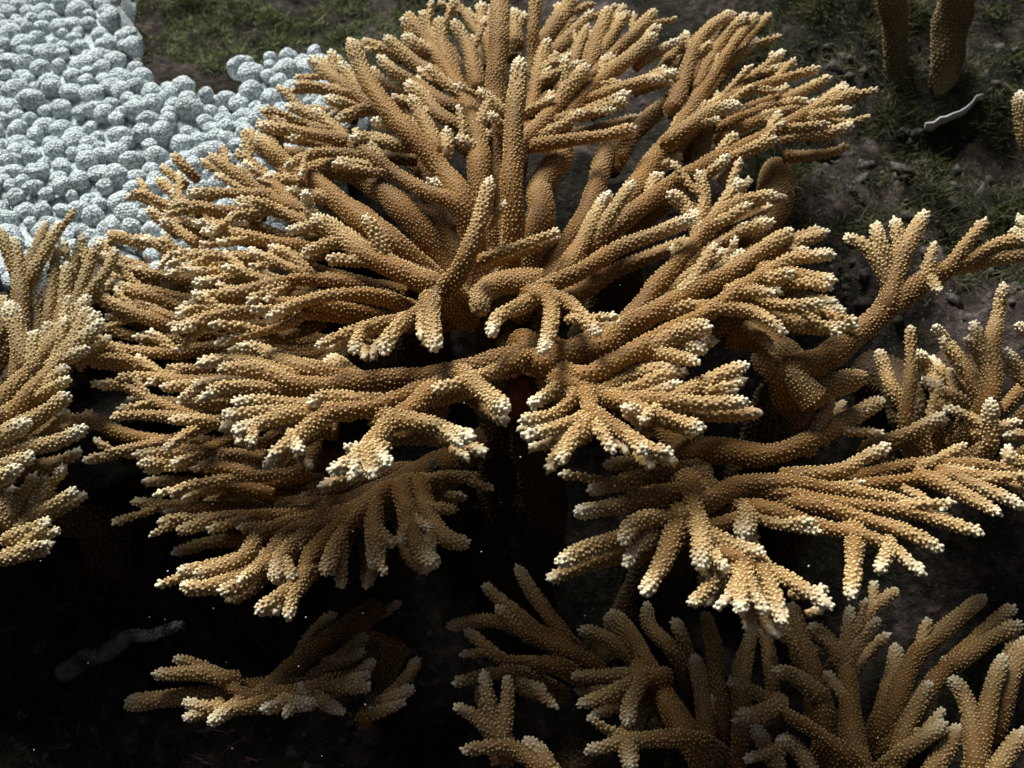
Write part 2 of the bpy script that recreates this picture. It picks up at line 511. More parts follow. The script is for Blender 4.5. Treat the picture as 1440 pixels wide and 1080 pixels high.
# m = branch, b = branchlet of the branch above it, f = smooth swollen base limb
# fields: kind region width_base width_tip lift_base lift_tip (cm towards the viewer) | points from base to tip
MAIN = """
plane T1
m A 140 90 0 8 | 1060,1040 930,850 800,700 640,520 540,360 475,200
b A 90 72 1 2 | 850,745 720,735 590,700 480,700
b A 85 66 1 3 | 800,690 690,640 585,610
b A 100 78 2 4 | 920,750 840,590 780,485
b A 85 70 2 3 | 960,760 965,700 965,645
b A 80 60 0 1 | 1000,970 930,940 865,910
m A 120 62 0 1 | 1030,1060 860,970 700,880 600,800 490,730 380,640 295,555
b A 85 52 0 2 | 580,800 420,775 290,780 150,845
b A 88 64 0 1 | 480,725 350,690 150,655 0,635
b A 75 56 0 0 | 400,670 250,640 60,600
b A 78 58 -1 0 | 390,640 250,570 150,535
m A 120 80 -4 -2 | 720,640 560,520 440,430 330,340 265,295
b A 88 62 -3 -2 | 480,480 340,450 190,425
b A 92 74 -3 -1 | 540,480 460,370 430,310
b A 75 60 -2 -1 | 520,560 410,610
b A 75 60 -3 -2 | 460,530 350,500
m A 150 66 -2 -1 | 1130,900 1130,750 1100,600 1050,490 970,350 890,240 820,150 765,70
b A 100 78 -2 0 | 1010,420 950,250 930,95
b A 95 70 -2 0 | 1120,420 1080,250 1000,110
b A 66 44 -2 0 | 930,240 870,140 835,60
b A 90 62 -2 0 | 940,390 810,320 720,250 650,185
b A 60 42 -2 -1 | 770,300 650,245 540,205
b A 95 62 -2 0 | 1060,560 950,520 830,440 710,370 620,285
b A 95 70 -2 0 | 1050,650 940,590 850,490 760,420
b A 80 70 -1 1 | 830,250 745,175
b A 90 74 -1 1 | 1110,770 1060,720 1015,700
b A 66 52 0 2 | 1250,560 1180,490 1120,455
b A 66 50 0 2 | 1250,640 1180,570
m A 75 48 -7 -6 | 1190,280 1110,150 1050,60 985,0
b A 60 40 -7 -6 | 1180,170 1060,45
b A 56 42 -7 -6 | 1190,260 1160,90
b A 56 42 -7 -6 | 1190,60 1130,20
m A 140 112 0 12 | 1210,500 1225,280 1235,40 1235,-120
m A 90 72 -2 8 | 1395,340 1405,150 1425,-60
m S 130 76 0 17 | 725,1000 718,760 730,520 755,245
m E 175 84 0 14 | 730,640 820,500 905,290 975,35
b E 48 36 9 11 | 1000,230 1045,155
b E 85 52 4 7 | 960,440 1150,370 1325,305
m B 130 84 0 3 | 20,790 100,680 230,530 310,420 385,335
b B 92 68 1 4 | 120,735 330,705 500,680 625,650
b B 76 62 1 3 | 260,600 420,565 580,510
b B 74 66 0 2 | 400,560 600,470
b B 66 44 1 3 | 70,570 220,490
b B 84 70 -1 2 | 100,540 150,290 190,200
b B 62 46 0 2 | 140,415 340,320
b B 62 46 0 2 | 145,350 305,280
m B 130 80 -1 1 | 280,600 450,410 600,290 730,175
b B 80 62 0 2 | 400,500 600,430 775,400
b B 76 64 -1 1 | 640,420 840,365
b B 70 52 -2 0 | 660,310 780,240 848,200
b B 50 36 -1 0 | 690,200 755,130
b B 88 58 -2 0 | 430,370 600,190 725,55
b B 120 72 -3 -1 | 390,350 440,180 490,45
b B 80 56 -3 -1 | 440,290 540,130 585,65
b B 84 50 -4 -2 | 220,260 330,140 412,55
b B 115 84 -5 -3 | 150,220 260,70 320,-15
b B 95 80 -5 -3 | 20,200 10,50
b B 75 55 -4 -3 | 310,330 350,200 390,130
m B 160 58 -2 -2 | 560,1040 740,780 860,640 950,480 1050,330 1140,200 1240,80
b B 110 56 -1 1 | 830,520 930,240 1020,130 1118,65
b B 90 56 -2 0 | 940,430 1060,210 1195,70
b B 60 48 -5 -4 | 1100,320 1245,200
b B 70 54 -5 -4 | 760,350 890,165
b B 105 80 -5 -4 | 540,800 640,640 760,540 860,450
b B 100 74 0 1 | 820,700 1000,570 1165,535
m C 130 70 -1 0 | 40,920 300,720 480,620 700,510 880,420 1040,330 1195,225
b C 74 52 -1 0 | 1060,330 1250,240
b C 74 52 0 1 | 1020,370 1210,335
b C 86 56 -1 1 | 880,470 1080,460 1228,415
b C 76 64 1 3 | 660,560 840,480
b C 66 58 1 3 | 520,640 600,570
m C 110 48 -2 -1 | 360,490 540,310 700,240 880,180 1055,130
b C 70 44 -2 -1 | 580,290 740,150 875,45
b C 56 42 -4 -3 | 780,210 850,115
b C 80 48 -3 -2 | 600,410 830,310 960,250 1108,175
b C 70 48 -3 -2 | 580,470 800,370 950,330 1055,295
f C 240 200 -15 -15 | 640,1040 800,860 830,700 820,600
g B 165 140 -4 -3 | 150,1100 140,960 230,820 300,760
g B 150 110 -5 -4 | 380,1090 470,800 580,660
g B 120 100 -6 -6 | 900,900 960,760 980,640
m E 170 105 1 3 | 745,600 560,530 350,430 200,320 70,230
b D 84 62 2 5 | 1000,450 985,380 965,320
b D 72 54 2 4 | 1030,490 875,522
b D 88 62 2 4 | 1110,580 950,632
b D 96 62 0 1 | 1010,490 850,430 740,385 612,372
b D 74 52 0 1 | 780,420 570,455
m D 180 84 -3 -1 | 1440,600 1200,420 1040,290 900,200 800,110 740,30
b D 88 62 -1 0 | 960,420 750,330 600,220 485,140
b D 80 58 -1 0 | 770,340 560,330 365,330
b D 82 58 -2 -1 | 900,380 760,230 615,118
b D 84 56 -2 -1 | 640,430 430,400 290,388
b D 84 62 -3 -2 | 910,290 800,130 720,55
b D 46 38 -1 0 | 720,220 658,168
g D 165 120 -3 -3 | 1480,430 1280,270 1150,210 980,200
m D 120 58 0 2 | 1200,790 1000,765 800,790 620,830 395,856
b D 78 56 0 1 | 820,800 650,725 555,708
m D 86 56 0 1 | 1000,745 860,690 675,615
b D 82 60 0 1 | 980,740 900,645 785,602
b D 92 60 -1 1 | 920,600 700,555 560,530 438,522
b D 80 46 -1 0 | 680,650 480,640 300,635
b D 74 50 -1 0 | 720,660 560,650 415,638
b D 66 44 -1 0 | 640,690 480,690 335,690
b D 58 42 -1 0 | 540,725 355,715
b D 82 50 -1 0 | 640,750 395,792
b D 78 56 -2 -1 | 620,540 480,490 395,488
b D 66 52 -3 -2 | 480,510 330,438
b D 76 56 -3 -2 | 400,570 300,500 235,478
b D 62 46 -3 -2 | 400,660 300,640 220,715
m D 80 56 -6 -5 | 480,480 330,350 220,260
b D 66 50 -6 -5 | 320,420 150,335 75,342
b D 66 54 -6 -5 | 380,220 300,130
b D 62 54 -6 -5 | 320,260 235,190
b D 66 54 -6 -5 | 270,500 170,405
b D 76 60 -5 -5 | 350,660 260,600 150,560
b D 70 56 -5 -5 | 420,500 330,420 290,390
m D 110 58 0 1 | 1080,900 840,880 640,865 395,868
b D 80 50 0 1 | 840,930 500,920 315,922
b D 92 52 0 2 | 1000,890 700,930 500,950 380,985 293,1032
m D 120 66 1 3 | 1320,850 1100,850 940,885 765,966
m G 110 48 -1 2 | 1300,150 1180,200 1000,250 793,300
m E 150 56 1 5 | 740,600 650,690 540,750 350,790 200,840 90,890
b E 100 84 4 6 | 510,780 455,850 430,925
b E 78 66 5 7 | 310,820 275,915
b E 130 88 3 6 | 665,680 680,800 692,905
b E 60 48 4 5 | 620,760 620,850
m E 130 76 2 6 | 1240,590 1150,670 1040,720 990,770 975,835
b E 120 74 3 6 | 1265,630 1280,760 1235,925
b F 98 60 3 6 | -70,640 60,670 130,740 205,820
b F 52 42 5 6 | 120,745 295,735
f E 170 120 -2 -1 | 1240,570 1040,570 930,620 920,720
m F 125 70 2 4 | -80,620 100,540 300,420 450,360 645,283
b F 112 64 2 5 | 60,520 150,350 210,230 258,165
b F 95 56 2 5 | 170,410 270,250 362,115
m F 150 66 -1 2 | 180,900 370,720 480,580 600,450 700,330 800,240 900,195 1022,178
b F 60 46 0 1 | 570,470 540,410
b F 86 56 0 3 | 640,410 690,200 662,65
b F 84 70 -1 1 | 640,300 590,220 520,165
b F 84 56 0 3 | 690,340 800,180 862,105
b F 92 54 -1 1 | 600,520 720,430 850,350 1012,298
b F 60 46 -2 -1 | 800,370 985,280
m F 175 74 -1 2 | -60,950 250,820 420,740 600,640 800,540 950,430 1092,345
b F 88 50 -1 1 | 440,700 600,560 790,430
b F 88 50 -1 1 | 560,660 750,530 878,433
b F 88 56 -1 1 | 880,510 1000,435 1110,400 1258,345
m F 140 70 1 4 | 110,1010 300,935 500,820 700,720 850,620 1000,520 1100,470 1292,448
b F 90 70 2 4 | 900,590 1105,535
b F 82 62 3 5 | 860,620 1015,630
b F 95 64 2 4 | 1020,530 1200,560 1292,570
b F 70 52 2 4 | 1130,580 1282,602
b F 90 60 1 3 | 860,640 1000,680 1100,690 1235,678
b F 70 50 0 2 | 1050,710 1342,715
b F 90 56 -1 1 | 880,690 1080,760 1200,790 1372,770
b F 92 56 2 4 | 740,700 900,710 1000,760 1062,818
b F 120 84 2 5 | 460,880 600,800 722,792
b F 82 66 2 5 | 480,905 600,930 662,948
b F 90 76 1 3 | 560,860 700,885
plane T1b
m D 82 56 0 1 | 560,800 400,770 200,740 5,718
m D 90 58 0 1 | 560,920 400,880 200,830 0,800
m D 84 56 0 1 | 480,1010 300,960 150,915 -10,890
m G 92 60 0 1 | 760,170 620,110 440,50 250,-5
m G 100 60 0 1 | 760,260 600,210 400,150 155,28
m G 100 56 0 1 | 960,340 780,320 600,345 400,340 195,300
m G 96 56 -2 -1 | 860,390 720,340 600,270 380,262 235,205
b G 60 44 1 2 | 740,430 550,425
m G 104 54 1 2 | 1000,510 830,490 620,490 430,410 280,375 135,380
b G 70 50 2 3 | 640,490 430,470 305,475
b G 66 52 2 3 | 700,505 525,525
b G 66 50 2 3 | 730,510 620,585
m G 92 50 2 3 | 820,690 620,640 450,570 320,510 175,505
b G 78 60 1 2 | 800,600 610,600
m G 90 52 3 6 | 1040,800 880,740 750,690 565,685
b G 84 46 4 6 | 700,690 450,660 272,672
b G 84 52 4 7 | 740,720 640,770 542,835
m G 92 66 -1 0 | 760,840 560,800 350,760 160,690 -30,680
b G 76 46 0 1 | 540,800 400,825 250,865 135,892
m G 86 60 1 2 | 1100,880 900,860 600,850 390,862
m G 90 60 1 2 | 1100,960 880,930 650,905 415,905
m G 86 56 1 2 | 1250,920 1100,960 900,980 700,1015 575,1062
m D 80 60 -3 -3 | 330,780 120,700 -80,640
m D 76 60 -3 -3 | 200,620 60,560 -30,540
plane T2
m H 150 66 -3 2 | 1500,230 1200,300 1000,340 800,345 600,370 450,360 300,300 138,295
b H 115 58 -2 0 | 680,340 450,280 330,220 222,195
b H 95 56 -1 1 | 420,330 300,280 180,255 48,276
b H 80 50 0 2 | 400,380 180,370 92,402
b H 140 110 -3 -2 | 680,330 600,260
m H 140 66 0 4 | 980,400 800,460 560,480 400,500 205,567
b H 92 54 1 3 | 640,470 380,440 198,438
b H 80 56 2 4 | 420,480 160,490
b H 96 64 1 4 | 620,480 500,560 430,620 355,672
b H 56 46 3 4 | 450,590 490,645
b H 60 48 4 5 | 290,550 275,612
b H 80 62 2 3 | 760,430 600,415 525,445
m H 165 62 0 5 | 1080,370 950,470 850,540 760,640 700,690 610,727
b H 60 46 3 4 | 790,630 668,630
b H 84 66 4 6 | 770,660 792,748
b H 84 64 3 5 | 800,630 865,705
b H 60 48 5 6 | 720,680 708,748
b H 110 62 1 4 | 860,510 1040,530 1120,560 1215,590
b H 56 46 3 4 | 1110,570 1165,618
m H 84 56 1 3 | 1440,240 1290,310 1180,350 1040,387
b H 110 84 2 5 | 1190,340 1280,410 1352,466
m I 210 130 -3 0 | 60,160 130,230 250,310 340,390
b I 90 70 0 1 | 230,380 90,470
m I 150 78 0 4 | 260,350 500,430 750,440 950,460 1200,450
b I 110 78 2 4 | 840,430 1000,345 1195,262
b I 60 46 3 4 | 1020,390 1160,350
m I 120 66 0 3 | 380,420 600,320 720,290 848,265
b I 90 64 1 3 | 520,420 720,340 852,292
b I 78 52 1 3 | 620,420 858,355
m I 125 66 1 5 | 500,430 700,500 830,540 968,585
b I 60 46 3 4 | 720,490 650,548
b I 100 86 3 5 | 640,520 570,480
m I 165 66 1 6 | 370,420 400,540 450,600 515,705
b I 125 66 3 7 | 410,550 300,640 245,755
b I 120 66 3 7 | 440,540 600,630 700,690 810,712
b I 80 62 5 7 | 610,640 675,705
m I 115 60 1 4 | 310,410 230,500 140,530 42,545
b I 98 62 2 5 | 330,550 200,590 45,628
plane T3
f M 130 90 -6 0 | 1450,-60 1240,60 1060,150 800,250 560,290
m M 92 72 0 3 | 1050,160 1065,280 1095,380 1165,445
m M 100 62 0 2 | 1110,160 1145,280 1200,350 1288,372
b M 48 36 1 1 | 1150,240 1242,250
b M 62 42 0 0 | 1120,150 1200,130 1322,132
m M 92 66 0 3 | 960,190 940,300 950,380 938,455
m M 100 56 0 3 | 990,180 850,290 800,380 762,480
m M 100 58 0 3 | 930,220 750,320 650,370 600,430 578,505
m M 92 50 1 4 | 830,300 720,400 680,490 600,560 512,622
b M 66 46 2 4 | 690,490 650,560 628,642
m M 100 54 0 3 | 870,250 650,330 550,430 460,520 380,547
m M 96 54 0 3 | 790,270 600,310 520,350 470,420 380,460 288,482
b M 66 46 1 3 | 480,420 320,460 232,475
b M 78 50 1 3 | 560,450 430,500 330,530 242,530
m M 86 46 0 3 | 680,270 560,270 400,280 228,327
b M 66 42 1 2 | 420,280 250,285 160,300
m M 84 42 -1 1 | 760,230 600,230 400,240 250,240 65,218
m M 76 46 -2 0 | 640,140 500,150 400,190 315,252
b M 68 44 -2 -1 | 540,140 350,170 205,200
m M 80 50 -4 -3 | 800,170 600,180 420,210
m M 80 50 -5 -5 | 700,100 500,110 300,90 100,60
m M 80 50 -5 -5 | 760,60 500,60 200,20
m M 90 60 -3 -2 | 1000,120 820,180 640,230
"""
RIGHT = """
plane TB
f L 130 130 -8 -1 | 440,-60 560,40 640,140 680,230
m K 165 78 -2 3 | -280,430 -100,410 100,430 300,385 550,250 725,150
b K 92 64 1 5 | 370,360 430,230 467,128
m K 165 62 0 2 | -220,690 0,590 200,570 450,600 700,640 935,688
b K 112 66 0 3 | 300,540 520,510 640,440 762,388
m K 110 66 -3 -2 | 420,590 700,520 900,480 1150,480 1440,520 1560,555
b K 70 50 -2 -1 | 960,475 1148,378
m K 110 66 -1 0 | 400,600 700,580 950,550 1200,540 1440,555 1540,580
b K 98 58 0 2 | 980,560 1150,640 1325,732
b K 92 58 -1 1 | 1090,545 1300,630 1445,695
b K 70 46 -1 0 | 800,590 1045,712
m K 125 60 0 3 | 150,620 500,680 800,710 1000,760 1235,828
m K 125 66 1 4 | 330,680 650,760 850,820 1025,912
m K 125 66 1 4 | 100,700 400,790 600,830 750,890 935,1035
b L 104 60 2 5 | 1330,470 1320,600 1310,718
b K 82 62 3 5 | 760,900 705,1022
m L 110 84 2 6 | 630,220 650,350 680,470 678,595
b L 66 46 5 7 | 700,510 785,600
b L 90 58 4 6 | 690,450 830,510 942,530
m L 125 66 0 3 | 720,260 500,290 300,340 148,362
b L 96 56 -2 0 | 600,190 400,220 200,272
b L 76 56 -3 -2 | 540,140 268,160
m L 112 66 3 6 | 610,380 470,385 380,415 345,490
b L 90 54 2 4 | 500,430 400,520 358,585
b L 115 72 1 4 | 560,430 400,460 250,500 72,575
b L 110 64 3 6 | 580,400 520,560 440,700
m L 100 46 0 2 | 680,430 880,380 1000,410 1180,442
b L 92 84 1 2 | 870,380 855,470
m L 135 62 3 6 | 740,520 880,570 1000,620 1120,690 1230,762
b L 50 38 5 6 | 1130,700 1215,678
b L 80 50 4 6 | 860,600 800,710 740,765
b L 100 56 4 7 | 850,600 850,700 842,782
b L 90 52 4 7 | 860,610 910,720 955,785
b L 98 56 4 7 | 940,600 990,720 1025,835
b L 90 48 3 5 | 810,590 700,690 635,750
"""
ARM = """
plane TJ
m J 185 74 0 -1 | 230,960 400,900 600,750 800,590 950,470 1150,400 1440,350 1560,335
b J 135 66 0 1 | 750,600 800,420 850,300 945,135
b J 95 62 0 1 | 800,430 805,300 785,165
b J 90 58 0 1 | 770,440 710,290 688,192
b J 95 52 0 1 | 750,500 650,320 525,262
b J 90 48 0 1 | 930,490 990,285
b J 90 48 0 1 | 1060,420 1160,280 1248,175
b J 66 54 1 2 | 980,490 1012,545
b J 76 60 0 1 | 1130,400 1300,300 1450,275
b J 60 46 0 1 | 1460,290 1370,222
b J 70 54 0 1 | 1480,260 1405,150
f J 160 125 0 2 | 380,1090 300,1000 245,925
f J 150 120 -1 0 | 260,970 130,900 60,870
f J 190 160 -2 0 | -60,740 100,770 220,860 300,940
f J 150 120 -1 1 | 330,1080 480,1010 650,965
"""
EDGE = """
plane TR
m J 120 52 0 4 | 840,1260 860,1050 870,900 865,708
m J 112 54 -1 3 | 1230,1150 1120,900 1050,790 980,712
m J 165 58 1 6 | 1255,1120 1270,850 1310,650 1342,495
b J 80 60 3 5 | 1260,900 1178,688
b J 60 44 2 4 | 1230,920 1148,768
m J 120 70 -1 2 | 1500,1100 1420,950 1335,830
m K 110 58 1 3 | 640,400 850,320 1035,225
m K 92 48 2 4 | 1280,350 1150,230 1030,192
m K 104 80 2 7 | 1262,400 1265,270 1272,148
b K 80 58 3 4 | 1270,310 1425,258
m K 104 84 3 6 | 1480,500 1375,460 1358,385
m K 90 52 -1 1 | 1140,190 1000,105 935,35
m J 92 60 -4 -2 | 1020,1100 960,940 900,840
m J 80 60 -4 -3 | 1160,1120 1040,960 960,870
m J 92 60 -5 -4 | 800,1080 740,940 700,830
m J 90 60 -4 -2 | 1520,900 1460,760 1400,700
m K 90 60 -2 0 | 1520,380 1440,330 1330,330
m J 80 56 -3 -2 | 1000,1180 1080,1040 1060,930
"""
LOWER = """
plane TC
m P 150 54 0 2 | 750,1150 720,960 700,760 690,600 710,400
b P 76 48 1 3 | 690,620 760,530 835,448
b P 82 56 1 2 | 690,640 600,520 535,478
m P 125 56 -1 1 | 600,900 560,700 500,520 458,385
b P 82 54 0 1 | 530,580 440,520 345,488
b P 92 54 1 3 | 560,760 470,690 385,670
m P 105 46 2 5 | 720,1060 580,940 450,860 340,780 190,708
b P 88 48 4 6 | 390,820 300,850 228,845
m P 115 58 0 2 | 870,1130 950,900 1045,718
m P 125 60 -2 0 | 860,900 960,640 1080,520 1180,430 1275,355
m P 115 58 -1 0 | 930,930 1060,720 1200,580 1320,460 1402,398
b P 84 62 0 1 | 1150,640 1290,540 1432,470
m P 145 64 2 5 | 1230,1130 1220,900 1180,760 1122,698
m P 125 60 2 5 | 1240,1050 1290,800 1355,605
b P 104 66 1 3 | 1320,900 1380,720 1445,535
m P 92 60 2 4 | 920,1020 1115,888
b P 60 44 3 4 | 1030,920 1105,830
m P 115 66 3 5 | 1280,1150 1360,1030 1450,915
m P 110 70 1 3 | 1000,1150 1100,1020 1170,900
m P 110 56 -4 -3 | 170,900 140,700 130,560 95,425
m P 110 56 -3 -2 | 240,1000 260,640 305,475
m P 120 64 -4 -3 | 60,1120 100,900 50,600
m P 100 60 -3 -2 | 820,900 880,700 905,560
m P 76 50 -4 -3 | 740,500 800,410 905,328
m P 84 56 -4 -3 | 380,760 345,480
m P 110 60 1 3 | 420,1150 360,1000 300,900
m P 110 60 0 2 | 560,1150 480,1000 400,960
m P 100 56 -3 -2 | 640,1000 600,800 560,640
m Q 104 54 -1 0 | 1050,640 800,520 640,460 445,482
b Q 90 50 -1 0 | 900,560 700,400 598,305
b Q 90 46 -1 0 | 950,540 800,330 738,225
m Q 100 48 1 3 | 940,660 800,640 680,620 600,560 525,498
m Q 130 84 -1 0 | 1500,1000 1400,850 1320,700 1200,500 1130,420
b Q 90 46 1 3 | 1330,700 1150,690 970,692
b Q 90 48 2 4 | 1250,710 1100,780 995,812
b Q 104 62 2 4 | 1260,700 1220,800 1208,898
m Q 90 56 -3 -2 | 1420,620 1300,480 1290,380
m Q 90 56 -3 -2 | 1450,560 1400,450
m Q 92 56 -2 -1 | 1250,640 1090,520 1000,500
m Q 130 54 4 6 | 930,1150 750,1010 640,990 505,1008
b Q 100 46 4 7 | 690,1000 630,830 600,665
b Q 84 44 5 7 | 680,940 700,800 702,688
b Q 90 44 5 7 | 660,950 560,860 475,818
m Q 80 46 2 4 | 760,680 600,690 472,722
b Q 66 44 2 3 | 720,690 760,720 858,750
m Q 115 52 2 4 | 1480,960 1200,970 1028,1012
b Q 100 80 3 5 | 1210,980 1222,1085
b Q 70 50 2 3 | 1180,960 1110,905
m Q 110 70 4 6 | 900,1120 830,1010 770,960
"""
SMALL = """
plane T4
f M 95 66 -3 0 | 960,600 700,780 560,900 470,965
m M 84 40 0 2 | 520,930 350,830 215,785
b M 72 44 1 2 | 400,860 330,840 140,845
m M 84 46 1 3 | 520,955 380,970 248,942
b M 62 46 2 3 | 420,970 345,1022
b M 58 42 2 3 | 340,975 248,1005
m M 84 46 1 3 | 760,880 620,950 535,972
b M 50 36 2 3 | 700,930 675,870
b M 58 44 2 3 | 660,950 610,998
b M 66 46 2 3 | 640,950 730,950
m M 88 44 0 2 | 580,910 700,900 850,870 942,788
b M 60 42 1 2 | 810,890 925,840
b M 58 40 1 2 | 800,900 930,885
b M 66 46 1 2 | 720,920 832,982
m M 74 46 -1 0 | 720,860 800,800 912,700
b M 58 42 0 0 | 800,800 908,758
m M 74 44 -1 0 | 900,1010 960,950 1050,870 1102,785
b M 58 40 0 1 | 990,940 1088,890
b M 52 40 0 1 | 960,980 1055,940
m M 95 64 -2 -1 | 480,900 250,925 40,952
m M 50 34 -3 -3 | 880,680 980,620 1034,578
m M 60 40 -2 -2 | 640,900 700,720 800,620
"""
LEFT = """
plane TD
m N 78 40 -3 0 | 60,520 60,200 40,75
b N 50 32 -2 0 | 80,220 140,110 182,25
b N 56 40 -2 0 | 60,190 20,100 -10,50
m N 52 32 -4 -2 | 140,360 155,260 172,95
m N 56 34 -4 -2 | 170,360 230,150 252,68
m N 52 32 -4 -2 | 210,320 270,160 302,88
m N 50 32 -4 -2 | 220,320 320,180 352,108
m N 50 32 -4 -2 | 200,340 200,240 205,150
m N 104 38 0 2 | -60,640 100,480 160,400 224,275
b N 52 38 1 2 | 130,450 152,328
b N 74 54 -1 1 | 80,450 28,270
b N 52 40 1 2 | 100,460 105,355
m N 94 38 1 3 | 40,620 200,430 272,285
b N 52 36 2 3 | 210,420 315,325
b N 52 36 2 3 | 180,450 275,408
b N 52 36 1 2 | 200,400 262,252
b N 50 36 2 3 | 220,390 300,300
m N 92 38 1 3 | -60,660 100,560 206,462
b N 80 40 2 4 | 40,660 130,610 210,548
m N 90 60 2 4 | -60,730 90,630
m N 92 38 2 5 | -60,730 150,700 260,652
b N 66 44 3 4 | 10,770 105,735
b N 50 40 3 4 | 10,800 62,770
f N 150 110 -2 -2 | -20,960 30,900 70,860
m N 60 34 -1 1 | 60,960 150,830 198,765
b N 50 34 -1 0 | 90,930 235,838
b N 46 32 0 1 | 40,980 155,930
b N 46 32 0 1 | 60,990 185,962
b N 44 32 0 1 | 40,1030 145,1000
b N 46 32 0 1 | 0,1050 148,1022
b N 56 40 -1 0 | 40,910 110,790
b N 56 40 -2 -1 | -20,860 40,790
m N 80 50 -4 -2 | -40,480 0,350 10,250
m N 60 40 -4 -3 | 100,400 110,300 95,230
"""
TRUNKS = dict()


def px_path(reg, pts, pf, l0, l1, jit=True):
    x0, y0, s = REG[reg]
    n = len(pts)
    out = []
    ph = random.uniform(0, 6.28)
    for i, (X, Y) in enumerate(pts):
        px, py = x0 + X / s, y0 + Y / s
        t = i / (n - 1)
        lift = (l0 + (l1 - l0) * t) * 0.01
        if jit and 0 < i: lift += 0.006 * math.sin(ph + 2.3 * i)
        out.append((px, py, pf(px, py) - lift))
    return out


def to3d(path): return np.array([unproject(*p) for p in path])


HUBS = dict(T1=(700, 420, 1.13), T1b=(480, 470, 1.24), T2=(735, 480, 1.10), T3=(640, 640, 1.25), T4=(560, 890, 1.21), TB=(920, 660, 1.08),
            TJ=(1120, 560, 1.08), TR=(1330, 640, 1.16), TC=None, TD=(20, 620, 1.10))


